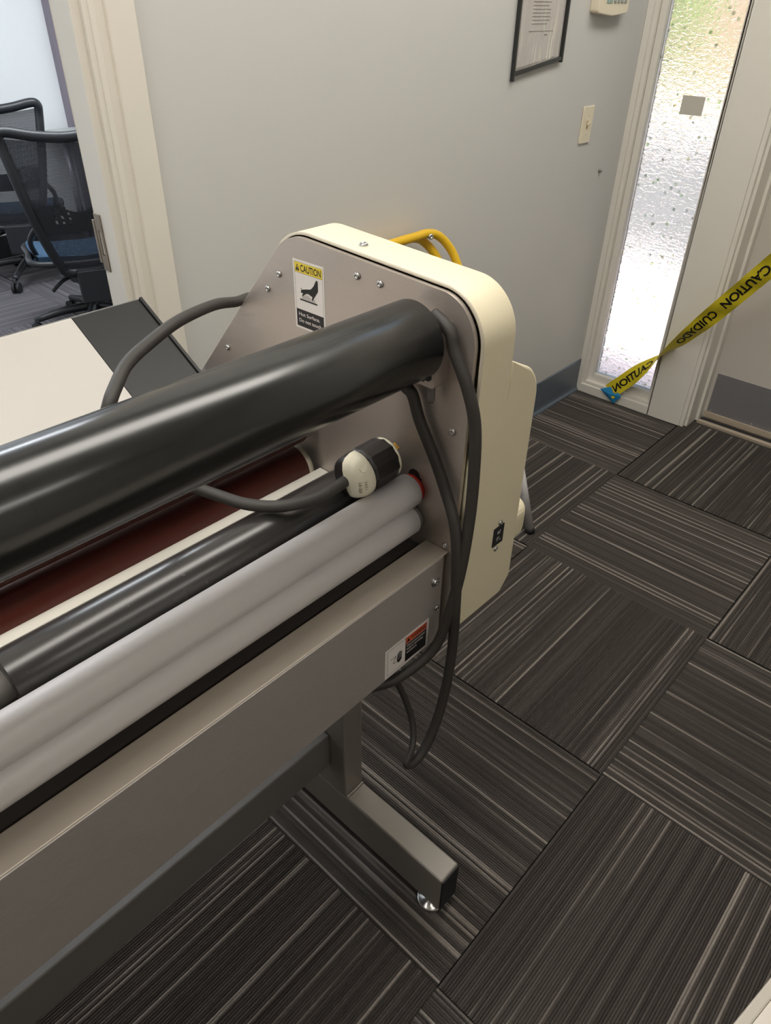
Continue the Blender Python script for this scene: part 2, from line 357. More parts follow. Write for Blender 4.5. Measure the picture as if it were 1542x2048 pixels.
# ------------------------------------------------------------------ setting: floor
T = .61; YW = .497; XE = 1.143
floor = tag(MB().box(-4.6, 1.42, -3.3, YW+.07, -.12, -.010).box(-2.6, 1.36, YW+.07, 4.3, -.12, -.010).build('floor', 'slab'), 'charcoal ribbed carpet tile floor laid quarter turn', None, None, 'structure')
full = {}
def tile(i, j, x0, x1, y0, y1, m):
    g = .0009
    ax, bx, ay, by = max(i*T, x0)+g, min((i+1)*T, x1)-g, max(j*T, y0)+g, min((j+1)*T, y1)-g
    if bx-ax < .02 or by-ay < .02: return
    cx, cy = (i+.5)*T, (j+.5)*T; rot = (i+j) % 2
    whole = abs(bx-ax-T+2*g) < 1e-6 and abs(by-ay-T+2*g) < 1e-6
    key = (m, 'w') if whole else None
    if key in full: me = full[key]
    else:
        cor = [(ax-cx, ay-cy), (bx-cx, ay-cy), (bx-cx, by-cy), (ax-cx, by-cy)]
        if rot: cor = [(v, -u) for u, v in cor]
        x0_, x1_ = min(c[0] for c in cor), max(c[0] for c in cor); y0_, y1_ = min(c[1] for c in cor), max(c[1] for c in cor)
        p_ = T/116; k0 = math.ceil((y0_+T/2)/p_-1e-6); k1 = math.floor((y1_+T/2)/p_+1e-6); sec = [(y0_, -.009), (y0_, -.0046)]
        for k in range(k0, k1):
            b = k*p_-T/2; sec += [(max(b+.02*p_, y0_+1e-5), -.0046), (b+.13*p_, -.0026), (b+.33*p_, -.0004), (b+.5*p_, 0), (b+.67*p_, -.0004), (b+.87*p_, -.0026)]
        sec += [(y1_-1e-5, -.0046), (y1_, -.009)]; nn = len(sec)
        me = bpy.data.meshes.new('carpet_tile')
        me.from_pydata([(x0_, y, z) for y, z in sec]+[(x1_, y, z) for y, z in sec], [], [(q, nn+q, nn+q+1, q+1) for q in range(nn-1)])
        for f_ in me.polygons: f_.use_smooth = True
        me.materials.append(M[m])
        if whole: full[key] = me
    o = bpy.data.objects.new('carpet_tile', me); link(o); o.location = (cx, cy, 0); o.rotation_euler = (0, 0, PI/2 if rot else 0)
    o.parent = floor; o.matrix_parent_inverse = wm(floor).inverted()
for i in range(-7, 3):
    for j in range(-5, 1): tile(i, j, -4.5, XE+.1 if j < 0 else XE+.0, -3.0, YW+.068, 'carpet')
for i in range(-4, 5):
    for j in range(0, 7):
        tile(i, j, -2.45, 1.30, YW+.069, 4.25, 'carpet2')
# ------------------------------------------------------------------ setting: walls
DX0, DX1 = -1.90, -.985      # doorway in the long wall
wb = MB()
wb.box(-.95, XE+.2, YW, YW+.068, 0, 2.6).box(-4.6, DX0-.035, YW, YW+.068, 0, 2.6).box(DX0-.035, -.95, YW, YW+.068, 2.14, 2.6)
tag(wb.build('wall_back', 'wall'), 'pale grey painted wall beside the doorway', None, None, 'structure')
tag(MB().box(-4.6, -4.5, -3.1, YW, 0, 2.6).build('wall_left', 'wallmid'), 'pale grey wall', None, None, 'structure')
tag(MB().box(-4.6, XE+.3, -3.1, -3.0, 0, 2.6).build('wall_front', 'wallmid'), 'pale grey wall', None, None, 'structure')
DRY0, DRY1 = -.98, -.045     # entrance door leaf
we = MB()
we.box(XE, XE+.22, .139, YW, 2.12, 2.6).box(XE, XE+.22, -1.1, .139, 2.16, 2.6)
we.box(XE, XE+.22, -3.0, -1.02, 0, 2.6)
tag(we.build('wall_right', 'wall'), 'end wall around the entrance', None, None, 'structure')
tag(MB().box(-4.6, 1.45, -3.1, YW+.0, 2.6, 2.7).box(-2.6, 1.4, YW, 4.4, 2.6, 2.7).build('ceiling', 'ceil'), 'white ceiling', None, None, 'structure')
# other room shell
tag(MB().box(-2.6, 1.4, 4.25, 4.35, 0, 2.6).build('wall_far', 'wallfar'), 'white wall of the room beyond the doorway', None, None, 'structure')
tag(MB().box(-2.6, -2.5, YW+.068, 4.25, 0, 2.6).box(1.3, 1.36, YW+.068, 4.25, 0, 2.6).build('wall_side', 'wallfar'), 'white side walls of the room beyond', None, None, 'structure')
tag(MB().box(-2.5, 1.3, 4.238, 4.25, .0, .15).build('baseboard_far', 'dark'), 'dark base strip along the far wall', None, None, 'structure')
tag(MB().box(.79, .842, 4.20, 4.25, .0, 2.3).box(.85, .90, 4.21, 4.25, 0, 2.3).build('trim_1', 'purple'), 'mauve grey metal upright on the far wall', None, None, 'structure')
# baseboard: vinyl cove base with a toe
pr = [(0, 0), (-.014, 0), (-.013, .006), (-.006, .016), (-.004, .03), (-.004, .150), (-.002, .154), (0, .154)]
tag(MB().prism(pr, lambda u, v, w_: (w_, YW+u, v), -.868, XE-.001).build('baseboard_back', 'base'), 'slate grey vinyl cove base', None, None, 'structure')
# doorway casing and jamb
tr = MB()
tr.box(-.927, -.869, YW-.016, YW, 0, 2.22).box(-.950, -.927, YW-.009, YW, 0, 2.16)
tr.box(-.958, -.946, YW-.014, YW, 0, 2.13)
tr.box(DX0-.10, -.869, YW-.016, YW, 2.16, 2.235).box(DX0-.105, DX0-.04, YW-.016, YW, 0, 2.16)
tag(tr.build('trim_2', 'trim', bevel=.0022), 'cream moulded casing around the doorway', None, None, 'structure')
tj = MB().box(-.985, -.950, YW+.001, YW+.068, 0, 2.13).box(-.968, -.950, YW-.010, YW+.001, 0, 2.13)
tj.box(DX0-.035, DX0, YW-.006, YW+.068, 0, 2.13).box(DX0, -.985, YW-.006, YW+.068, 2.10, 2.13)
jamb = tag(tj.build('trim_3', 'trim', bevel=.0015), 'cream painted door jamb with strike plate', None, None, 'structure')
sp_ = MB().box(-.9875, -.9852, .540, .5645, .998, 1.030).box(-.9875, -.9852, .540, .5645, 1.080, 1.112).box(-.9875, -.9852, .540, .548, 1.030, 1.080).box(-.9875, -.9852, .556, .5645, 1.030, 1.080)
sp_.box(-.9885, -.9852, .565, .574, 1.012, 1.098).build('strike_plate', 'strike', jamb, bevel=.0006, seg=1)
# sidelight window
wf = MB()
def ring(mb, x0, x1, y0, y1, z0, z1, Y0, Y1, Z0, Z1):
    mb.box(x0, x1, Y1, y1, z0, z1).box(x0, x1, y0, Y0, z0, z1).box(x0, x1, Y0, Y1, z0, Z0).box(x0, x1, Y0, Y1, Z1, z1)
wf.box(XE, XE+.16, -.006, .139, 0, 2.16)                                   # broad mullion to the door
ring(wf, XE, XE+.16, .139, YW-.0005, 0, 2.12, .1391, .474, .040, 2.06)
ring(wf, XE+.009, XE+.10, .139, .474, .040, 2.06, .150, .459, .056, 2.04)
ring(wf, XE+.028, XE+.07, .150, .459, .056, 2.04, .163, .434, .092, 2.01)
win = tag(wf.build('window_1', 'frame', bevel=.0025), 'white framed tall narrow sidelight with patterned glass', None, None, 'structure')
MB().box(XE+.050, XE+.055, .158, .440, .086, 2.015).build('glass_pane', 'glass', win)
# entrance door
dm = MB().box(XE+.004, XE+.16, -.022, -.006, 0, 2.16).box(XE+.02, XE+.16, -.034, -.022, 0, 2.15).box(XE+.105, XE+.143, -.046, -.034, 0, 2.14)
dm.box(XE+.004, XE+.16, -1.02, -.995, 0, 2.16).box(XE+.004, XE+.16, -1.0, -.022, 2.14, 2.16)
tag(dm.build('trim_4', 'frame', bevel=.002), 'stepped white door frame beside the sidelight', None, None, 'structure')
door = tag(MB().box(1.287, 1.327, -.988, -.040, .012, 2.135).build('door_1', 'doorp', bevel=.0015), 'grey painted entrance door with steel kick plate', None, None, 'structure')
MB().box(1.2845, 1.287, -.965, -.060, .040, .216).build('kick_plate', 'kick', door, bevel=.0006, seg=1)
for yy in (-.075, -.25, -.42, -.6): screw('screw', (1.2845, yy, .048), (-1, 0, 0), .0035, door)
MB().box(1.279, 1.287, -.965, -.052, .014, .040).build('door_sweep', 'thr', door, bevel=.001)
thr = MB().box(1.232, 1.252, -.995, -.047, -.004, .012).box(1.252, 1.33, -.995, -.047, -.004, .006)
tag(thr.build('trim_5', 'thr', bevel=.002), 'tan metal threshold strip under the door', None, None, 'structure')
tag(MB().box(1.254, 1.279, -.99, -.05, .006, .010).build('trim_6', 'dark'), 'dark rubber strip behind the threshold', None, None, 'structure')

# ------------------------------------------------------------------ outside seen through the glass
tag(MB().box(1.45, 3.5, -6, 8, -.20, -.05).build('floor_outside_path', 'pave'), 'pale pink concrete path outside the sidelight', None, None, 'structure')
tag(MB().box(3.5, 9.6, -8, 14, -.20, -.06).build('floor_outside_road', 'road'), 'grey asphalt beyond the path', None, None, 'structure')
tag(MB().box(9.6, 14, -10, 20, -.20, -.05).build('floor_outside_walk', 'pave'), 'pale pink paving across the road', None, None, 'structure')
tag(MB().box(14, 40, -20, 40, -.20, -.04).build('floor_outside_lawn', 'lawn'), 'green lawn beyond the paving', None, None, 'structure')
def hedge(x, y, rx, ry, h, label, seed):
    rnd = random.Random(seed); mb = MB()
    t = empty('hedge', (x, y, -.05), label, 'hedge', 'hedges outside')
    MB().cyl((x, y, -.05), (x, y, h*.6), .07, 8).build('stem', 'road', t)
    for k in range(260):
        a = rnd.random()*2*PI; ph = math.acos(rnd.uniform(-.6, 1)); rr = rnd.uniform(.75, 1.05)
        p = Vector((x+rx*rr*math.sin(ph)*math.cos(a), y+ry*rr*math.sin(ph)*math.sin(a), h*.5+h*.5*rr*math.cos(ph)))
        q = Matrix.Rotation(rnd.random()*6, 3, 'Z') @ Matrix.Rotation(rnd.random()*3, 3, 'X'); sz = .28
        mb.add([p+q @ Vector(v)*sz for v in ((-1, 0, 0), (0, -.6, .15), (1, 0, 0), (0, .6, .15))], [(0, 1, 2, 3)])
    mb.build('foliage', 'leaf', t)
hedge(14.9, 6.75, .8, .85, 4.2, 'tall leafy green hedge outside the sidelight', 3)
hedge(15.2, 9.6, .9, 1.2, 3.4, 'lower leafy green hedge beside the tall hedge', 4)
pw = MB().box(16.5, 16.8, -4, 8, -.05, 3.6)
tag(pw.build('wall_outside', 'pinkwall'), 'pale pink rendered wall across the road', None, None, 'structure')

# ------------------------------------------------------------------ ceiling light over the laminator, plus added fill lights
def troffer(x, y, lx, ly, label, grp, m='lamp'):
    t = empty('ceiling_light', (x, y, 2.53), label, 'ceiling light', grp)
    f = MB(); a, b = lx/2, ly/2
    f.box(x-a-.03, x+a+.03, y-b-.03, y-b, 2.55, 2.6).box(x-a-.03, x+a+.03, y+b, y+b+.03, 2.55, 2.6).box(x-a-.03, x-a, y-b, y+b, 2.55, 2.6).box(x+a, x+a+.03, y-b, y+b, 2.55, 2.6)
    f.build('frame', 'trim', t); MB().box(x-a, x+a, y-b, y+b, 2.562, 2.57).build('diffuser', m, t)
troffer(-1.30, -.27, 4.7, .50, 'long continuous ceiling light above the laminator', None)
troffer(-1.6, -2.1, 2.4, .26, 'added unseen fill light in the ceiling over the desk side of the room', None)  # added out of view to brighten the laminator's front panel and flange
troffer(-.6, 2.5, 2.4, .6, 'added unseen fill light in the ceiling of the meeting room', None, 'fillfar')  # added out of view to light the meeting room in place of daylight

# ------------------------------------------------------------------ laminator
XP = -1.075                      # inner face of the right side plate
XL = -2.72                       # inner face of the left one, out of frame
lam = empty('laminator', (-1.9, -.18, 0), 'wide roll laminator with cream end cover, brushed side plates and black core tube', 'laminator')
yz = lambda u, v, w_: (w_, u, v)
prof = rounded([(.157, .892), (-.1405, 1.2225), (-.4295, 1.2075), (-.4585, 1.172), (-.4525, .70), (.145, .70)], [0, .072, .056, .08, .01, .01], 8)
def grow(pts, d):
    c = Vector((-.2, .95)); out = []
    n = len(pts)
    for i in range(n):
        a = Vector(pts[i-1]); b = Vector(pts[(i+1) % n]); t = (b-a).normalized(); nn = Vector((t.y, -t.x))
        if nn.dot(Vector(pts[i])-c) < 0: nn = -nn
        out.append(tuple(Vector(pts[i])+nn*d))
    return out
plate = MB().prism(prof, yz, XP, XP+.006).build('side_plate', 'plate', lam)
MB().prism(prof, yz, XL-.006, XL).build('side_plate', 'plate', lam)
MB().prism(grow(prof, -.003), yz, XP+.006, XP+.011).build('gap_sheet', 'dark', lam)  # dark sheet behind the plate, filling the gap to the cover
for (y, z) in ((-.120, 1.163), (-.093, 1.136), (.022, 1.013), (-.272, 1.207-.012), (-.311, 1.206-.012), (-.437, 1.039), (-.44, .86)):
    screw('screw', (XP-.0003, y, z), (-1, 0, 0), .0048, plate)
# end cover: a deep cream cap with a rounded rim, band and lower bulge
def cover_mb(x0, x1):
    o1 = rounded([(.165, .89), (-.140, 1.228), (-.432, 1.213), (-.4655, 1.175), (-.4655, .712), (.165, .712)], [0, .075, .06, .085, .012, .02], 10)
    return o1
out = cover_mb(0, 0)
mb = MB(); n = len(out)
inn = grow(out, -.0035)
ringsx = [(inn, -1.062), (inn, -1.0685), (out, -1.0685), (out, -1.066), (out, -1.004), (grow(out, -.0025), -1.0005), (grow(out, -.006), -.999)]
vs = [(x, u, v) for pts, x in ringsx for u, v in pts]
fs = [(j*n+i, j*n+(i+1) % n, (j+1)*n+(i+1) % n, (j+1)*n+i) for j in range(len(ringsx)-1) for i in range(n)]
mb.add(vs, fs, True); mb.add(vs, [tuple(range((len(ringsx)-1)*n, len(ringsx)*n))])
cover = mb.build('end_cover', 'cover', lam)
# rim edge band in a rawer tone
mb = MB(); vs = [(x, u, v) for pts, x in ((grow(out, -.0034), -1.0686), (grow(out, .0001), -1.0686), (grow(out, .0001), -1.0665)) for u, v in pts]
mb.add(vs, [(j*n+i, j*n+(i+1) % n, (j+1)*n+(i+1) % n, (j+1)*n+i) for j in range(2) for i in range(n)], True); mb.build('cover_rim', 'edge', cover)
# lower bulge, flush with the front, rounded shoulder
sh = rounded([(-1.0655, .7125), (-.953, .7125), (-.9325, .735), (-.9325, 1.085), (-1.0, 1.117), (-1.004, 1.05), (-1.0655, 1.0)], [0, .01, .01, .075, 0, .05, 0], 12)
mb = MB(); m_ = len(sh); lay = [(-.4655, 0), (-.462, .0), (-.05, 0), (.0, .0)]
vs = []
for y, d in [(-.46575, .003), (-.4650, .0008), (-.4635, 0), (-.06, 0), (-.03, .012), (-.02, .03)]:
    for u, v in sh:
        vs.append((u-(d if u > -.99 else 0), y, v-(d if v > .95 and u > -.99 else 0)))
L_ = 6
mb.add(vs, [(j*m_+i, j*m_+(i+1) % m_, (j+1)*m_+(i+1) % m_, (j+1)*m_+i) for j in range(L_-1) for i in range(m_)], True)
mb.add(vs, [tuple(range(m_)), tuple(range((L_-1)*m_, L_*m_))]); mb.build('motor_housing', 'cover', lam)
MB().box(-.955, -.828, -.43, -.25, .735, .815).build('lower_housing', 'cover', lam, bevel=.026, seg=6)
screw('screw', (-1.045, -.253, 1.2215), (0, .05, 1), .0065, cover)
# power inlet plate
ip = MB().box(-.9955, -.9705, -.4672, -.4655, .824, .857).build('inlet_plate', 'dark', cover)
mk = MB()
for x, z, a, b in ((-.9855, .8475, .0012, .006), (-.9825, .8455, .004, .0011), (-.9805, .8485, .0012, .004), (-.986, .835, .0011, .006), (-.9835, .8375, .004, .001), (-.979, .832, .004, .001)):
    mk.box(x-a/2, x+a/2, -.4675, -.4671, z-b/2, z+b/2)
mk.build('inlet_marking', 'white', cover)
screw('screw', (-.981, -.4655, .8625), (0, -1, 0), .0045, cover); screw('screw', (-.985, -.4655, .8165), (0, -1, 0), .0045, cover)
screw('screw', (-1.0655, -.4655, .905), (0, -1, 0), .004, cover)
# left cover (out of frame)
MB().prism(out, yz, XL-.09, XL-.012).build('end_cover', 'cover', lam, bevel=.002, seg=1)

# core tube and its bracket
TY, TZ, TR = -.391, 1.155, .047
prf = [(0, TR-.006), (0, TR), (1.56, TR), (1.56, TR-.006)]
tube = MB().lathe((-1.105, TY, TZ), (-1, 0, 0), [(.002, TR-.008), (0, TR-.004), (0, TR-.0008), (.0008, TR), (1.55, TR), (1.55, TR-.006)], 64).build('core_tube', 'tube', lam)
MB().cyl((XP-.001, TY, TZ), (-1.12, TY, TZ), .012, 16).build('mandrel_shaft', 'chrome', tube)
bk = MB().prism(rounded([(-.356, 1.176), (-.4225, 1.176), (-.4225, 1.100), (-.356, 1.100)], [.004]*4, 2), yz, -1.1, XP)
brk = bk.build('tube_bracket', 'plate', lam)
MB().cyl((-1.1008, -.412, 1.114), (-1.0985, -.412, 1.114), .0062, 14).cyl((-1.1008, -.404, 1.110), (-1.0985, -.404, 1.110), .005, 14).build('bracket_slot', 'dark', brk)
thd = [(0, .0042)]
for k in range(11): thd += [(k*.0022+.0006, .0050), (k*.0022+.0016, .0042)]
MB().lathe((-1.089, -.410, 1.101), (0, 0, -1), thd+[(.026, .0036)], 14).build('bolt', 'steeldk', brk)

# rollers
def roller(name, y, z, r, m, x1=-1.09, cap=None, n=48, capr=None):
    o = MB().lathe((x1, y, z), (-1, 0, 0), [(0, r*.5), (0, r-.0012), (.0012, r), (-(XL+.015-x1)-.0012, r), (-(XL+.015-x1), r-.0012), (-(XL+.015-x1), r*.5)], n).build(name, m, lam)
    MB().cyl((XP, y, z), (x1+.001, y, z), (capr or r*.62), 24).build('bearing', cap or 'steeldk', o)
    return o
roller('idler_roller', -.378, .928, .0236, 'idler', -1.0835, 'redcap', capr=.0205)
roller('idler_roller', -.381, .8815, .0222, 'idler', -1.085, 'steeldk', capr=.0195)
# dark dusty take-up core, ends short of the left frame edge
MB().lathe((-1.09, -.31, .919), (-1, 0, 0), [(0, .02), (0, .034), (.001, .035), (.519, .035), (.520, .034), (.520, .02)], 56).build('take_up_core', 'rubber', lam)
MB().cyl((XP, -.31, .919), (XL, -.31, .919), .0175, 24).build('take_up_shaft', 'steeldk', lam)
red = MB().lathe((-1.098, -.152, .874), (-1, 0, 0), [(0, .02), (0, .0365), (1.6, .0365), (1.6, .02)], 56).build('silicone_roller', 'red', lam)
MB().lathe((-1.088, -.152, .874), (-1, 0, 0), [(0, .02), (0, .0350), (.0102, .0360), (.0103, .02)], 48).build('roller_collar', 'cap', red)
red2 = MB().lathe((-1.098, -.152, .9555), (-1, 0, 0), [(0, .02), (0, .0365), (1.6, .0365), (1.6, .02)], 56).build('silicone_roller', 'red', lam)
MB().lathe((-1.088, -.152, .9555), (-1, 0, 0), [(0, .02), (0, .0350), (.0102, .0360), (.0103, .02)], 48).build('roller_collar', 'cap', red2)
MB().box(XL, XP-.001, -.207, -.188, .862, .8775).build('guide_bar', 'bar', lam, bevel=.0012)
# slotted hole in the side plate with bearing
MB().cyl((XP-.0008, -.3785, .948), (XP+.0002, -.3785, .948), .0098, 20).cyl((XP-.0008, -.3815, .935), (XP+.0002, -.3815, .935), .0098, 20).box(XP-.0008, XP+.0002, -.391, -.369, .935, .948).build('plate_slot', 'dark', plate)

# front trough: flange, panel, inner black pan
XR = XP-.0
MB().box(XL, XR, -.446, -.406, .8495, .8525).build('front_flange', 'flange', lam, bevel=.0012)
MB().box(XL, XP-.001, -.41, -.10, .835, .838).box(XL, XP-.001, -.408, -.4065, .80, .8492).build('inner_pan', 'pan', lam)
fp = MB().box(XL, XP-.012, -.4475, -.4445, .770, .851)
fp = fp.build('front_panel_upper', 'alu', lam, bevel=.001)
fp2 = MB().prism([(-.4462, .775), (-.4437, .775), (-.4437, .7), (-.40, .6925), (-.40, .690), (-.4462, .690)], yz, XL, XP-.010).build('front_panel', 'alu', lam, bevel=.0006, seg=1)
MB().box(XP-.012, XP-.001, -.4415, -.42, .69, .849).build('corner_post', 'plate', lam, bevel=.001)
screw('screw', (-1.1035, -.4476, .8155), (0, -1, 0), .0055, fp, True)
screw('screw', (-1.0935, -.4463, .7585), (0, -1, 0), .0048, fp2)

# warning labels: lettering and pictogram laid on thin label sheets
def caution_label():
    y0, y1, z0, z1 = -.1500, -.2105, 1.0965, 1.1915; W, H = y0-y1, z1-z0
    def at(e): return lambda u, v: (XP-e, y0-u*W, z0+v*H)
    def quad(mb, e, u0, u1, v0, v1):
        f = at(e); return mb.add([f(u0, v0), f(u1, v0), f(u1, v1), f(u0, v1)], [(0, 1, 2, 3)])
    base = MB().box(XP-.0003, XP, y1, y0, z0, z1).build('caution_label', 'white', lam)
    b = MB()
    for q in ((.05, .955, .965, .968), (.05, .955, .03, .033), (.05, .056, .03, .968), (.949, .955, .03, .968)): quad(b, .00042, *q)
    b.build('label_border', 'print', base)
    quad(MB(), .00040, .056, .949, .825, .965).build('label_header', 'yellow', base)
    quad(MB(), .00040, .056, .949, .033, .29).build('label_footer', 'print', base)
    quad(MB(), .00041, .05, .955, .822, .826).build('label_rule', 'print', base)
    f = at(.00050); t = MB()
    t.add([f(.08, .846), f(.215, .846), f(.1475, .945)], [(0, 1, 2)])
    tx = text2d('CAUTION', 1, .02, .66); k = .135/1.
    put(t, tx, lambda x, y: f(.245+x, .848+y*.135)); t.build('label_lettering', 'print', base)
    tw = MB(); f2 = at(.00055); tw.add([f2(.1405, .878), f2(.1545, .878), f2(.1575, .915), f2(.1375, .915)], [(0, 1, 2, 3)]).add([f2(.140, .857), f2(.155, .857), f2(.155, .868), f2(.140, .868)], [(0, 1, 2, 3)])
    tw.build('exclamation_mark', 'yellow', base)
    put(MB(), text2d('Hot Surface.', 1, .012, .70), lambda x, y: f(.125+x, .195+y*.075)).build('label_white_lettering', 'white', base)
    put(MB(), text2d('Do not touch', 1, .012, .74), lambda x, y: f(.125+x, .100+y*.075)).build('label_white_lettering', 'white', base)
    hand = [(.80, .775), (.765, .79), (.735, .775), (.665, .70), (.60, .655), (.545, .63), (.40, .61), (.245, .585), (.225, .598), (.24, .612), (.245, .572), (.225, .555), (.225, .545), (.25, .54), (.30, .538), (.268, .51), (.262, .498), (.285, .494), (.33, .515), (.40, .545), (.47, .555), (.545, .54), (.605, .53), (.585, .49), (.595, .478), (.622, .482), (.66, .52), (.80, .635)]
    hand = [(u, v-(u-.2)*.0) for u, v in hand]
    pg = MB(); pg.add([f(u, v) for u, v in hand], [tuple(range(len(hand)))])
    pg.add([f(.19, .452), f(.76, .452), f(.76, .43), f(.19, .43)], [(0, 1, 2, 3)])
    for k in range(11):
        u = .27+k*.040; hh = .04+.035*math.exp(-((u-.43)/.1)**2)
        for q in range(3):
            a = .456+hh*q/3; s_ = .006*(-1)**q; pg.add([f(u+s_, a), f(u+.012+s_, a), f(u+.012-s_, a+hh/3), f(u-s_, a+hh/3)], [(0, 1, 2, 3)])
    pg.build('hot_surface_pictogram', 'print', base)
caution_label()
def warning_label():
    x0, x1, z0, z1 = -1.2025, -1.1095, .6925, .7495; W, H = x1-x0, z1-z0; yf = -.4463
    def at(e): return lambda u, v: (x0+u*W, yf-e, z0+v*H)
    def quad(mb, e, u0, u1, v0, v1):
        f = at(e); return mb.add([f(u0, v0), f(u1, v0), f(u1, v1), f(u0, v1)], [(0, 1, 2, 3)])
    base = MB().box(x0, x1, yf-.0003, yf, z0, z1).build('warning_label', 'white', lam)
    f = at(.0005)
    b = MB()
    for q in ((.05, .46, .915, .924), (.05, .46, .076, .085), (.05, .056, .08, .92)): quad(b, .0004, *q)
    b.build('label_border', 'print', base)
    quad(MB(), .0004, .465, .955, .70, .925).build('label_header', 'orange', base)
    quad(MB(), .0004, .465, .955, .08, .69).build('label_footer', 'print', base)
    t = MB(); t.add([f(.485, .735), f(.56, .735), f(.5225, .885)], [(0, 1, 2)])
    put(t, text2d('WARNING', 1, .02, .36), lambda x, y: f(.575+x, .737+y*.21))
    quad(t, .0005, .455, .467, .08, .925); t.build('label_lettering', 'print', base)
    tw = MB()
    for s_, wd, v in (('Disconnect power', .435, .575), ('before servicing', .38, .46), ('enclosure', .235, .345)):
        put(MB(), text2d(s_, 1, .01, wd), lambda x, y: f(.49+x, v+y*.105)).build('label_white_lettering', 'white', base)
    pg = MB()
    for k, (u, h) in enumerate(((.275, .60), (.302, .635), (.329, .64), (.356, .61))): pg.add([f(u, .42), f(u+.019, .42), f(u+.019, h), f(u, h)], [(0, 1, 2, 3)])
    palm = [(.262, .40), (.262, .47), (.375, .47), (.378, .34), (.345, .28), (.315, .26), (.285, .28)]
    pg.add([f(*q) for q in palm], [tuple(range(len(palm)))])
    pl = [(.12, .565), (.245, .565), (.215, .47), (.185, .40), (.19, .365), (.22, .352), (.26, .36)]
    for a, c in zip(pl, pl[1:]):
        d = (Vector(c)-Vector(a)).normalized()*.012; nn = Vector((-d.y, d.x*1.5)); a, c = Vector(a), Vector(c)
        pg.add([f(*(a-nn*.5-d*.3)), f(*(c-nn*.5+d*.3)), f(*(c+nn*.5+d*.3)), f(*(a+nn*.5-d*.3))], [(0, 1, 2, 3)])
    pg.build('shock_pictogram', 'print', base)
    wl = MB(); fw = at(.0006); wl.add([fw(.27, .405), fw(.375, .425), fw(.375, .44), (fw(.27, .42))], [(0, 1, 2, 3)]).build('pictogram_line', 'white', base)
warning_label()

# feed tray tilted up at the back
def tray_pt(x, y, e=0.):  # plane through (.089,.952) rising .58
    z = .952+.58*(y-.089); nrm = Vector((0, -.58, 1)).normalized(); return Vector((x, y, z))+nrm*e
def tray_slab(name, xa, xb, ya, yb, m, e0=-.018, e1=0., bev=.0012):
    vs = [tray_pt(x, y, e) for e in (e0, e1) for y in (ya, yb) for x in (xa, xb)]
    return MB().add(vs, [(0, 2, 3, 1), (4, 5, 7, 6), (0, 1, 5, 4), (2, 6, 7, 3), (0, 4, 6, 2), (1, 3, 7, 5)]).build(name, m, lam, bevel=bev)
tray_slab('tray_top', XL+.2, -1.2205, -.095, .2435, 'tray')
tray_slab('tray_end_strip', -1.2200, -1.0955, -.095, .2435, 'trayblk')
tray_slab('tray_lip', -1.0955, -1.0895, -.095, .2445, 'trayblk', -.018, .004)
tray_slab('tray_edge', XL+.2, -1.0955, .2436, .2452, 'chrome', -.016, -.0005, 0)

# stand
def stand(xc, sgn):
    st = MB().box(xc-.0255, xc+.0255, -.275, -.19, .130, .74).build('post', 'steel', lam, bevel=.004)
    ft = MB().box(xc-.0255, xc+.0255, -.532, .135, .022, .130).build('foot', 'steel', lam, bevel=.004)
    MB().box(xc-.024, xc+.024, -.5345, -.5315, .025, .127).build('end_cap', 'dark', ft, bevel=.003)
    MB().box(xc-.024, xc+.024, .1345, .1375, .025, .127).build('end_cap', 'dark', ft, bevel=.003)
    MB().sweep([(xc-.024, -.2765, .131), (xc, -.2775, .1315), (xc+.024, -.2765, .131)], .0035, 8).build('weld', 'steel', ft)
    for y in (-.50, .10):
        g = MB().lathe((xc-.008, y, .0), (0, 0, 1), [(0, .028), (.006, .030), (.010, .026), (.012, .010), (.024, .008)], 24).build('levelling_glide', 'chrome', ft)
stand(-1.0985, 1); stand(-2.55, -1)
MB().box(-2.53, -1.125, -.235, -.19, .205, .30).build('stretcher', 'steeldk', lam, bevel=.003)
MB().box(XL+.02, XP-.02, -.24, .12, .70, .76).build('lower_frame', 'steeldk', lam)

# ------------------------------------------------------------------ power cord with twist-lock plug
cord = empty('power_cord', (-1.15, -.47, .5), 'thick dusty black power cord looped over the laminator tube with twist-lock plug', 'power cord')
RC = .0077
plug_at = Vector((-1.178, -.349, .975)); pdir = Vector((1, .02, .0)).normalized()
a = [(-1.172, -.3495, .975), (-1.195, -.349, .972), (-1.225, -.343, .967), (-1.262, -.322, .964), (-1.288, -.290, .964), (-1.306, -.25, .968), (-1.335, -.21, .985), (-1.385, -.195, 1.03), (-1.407, -.208, 1.085), (-1.401, -.216, 1.114), (-1.382, -.200, 1.124), (-1.347, -.17, 1.132), (-1.298, -.14, 1.1345), (-1.235, -.11, 1.137), (-1.146, -.06, 1.122), (-1.080, -.02, 1.100), (-1.012, .03, 1.078), (-.96, .075, 1.04), (-.93, .11, .97)]
MB().sweep(a, RC, 14, sub=8).build('cable', 'cable', cord)
b = [(-1.088, -.405, 1.185), (-1.089, -.4315, 1.172), (-1.0895, -.440, 1.152), (-1.0875, -.4615, 1.112), (-1.082, -.4735, 1.065), (-1.0795, -.4775, 1.00), (-1.082, -.480, .93), (-1.092, -.481, .845), (-1.104, -.476, .770), (-1.118, -.468, .712), (-1.150, -.455, .683), (-1.190, -.437, .668), (-1.23, -.405, .668), (-1.27, -.34, .69)]
MB().sweep(b, RC, 14, sub=8).build('cable', 'cable', cord)
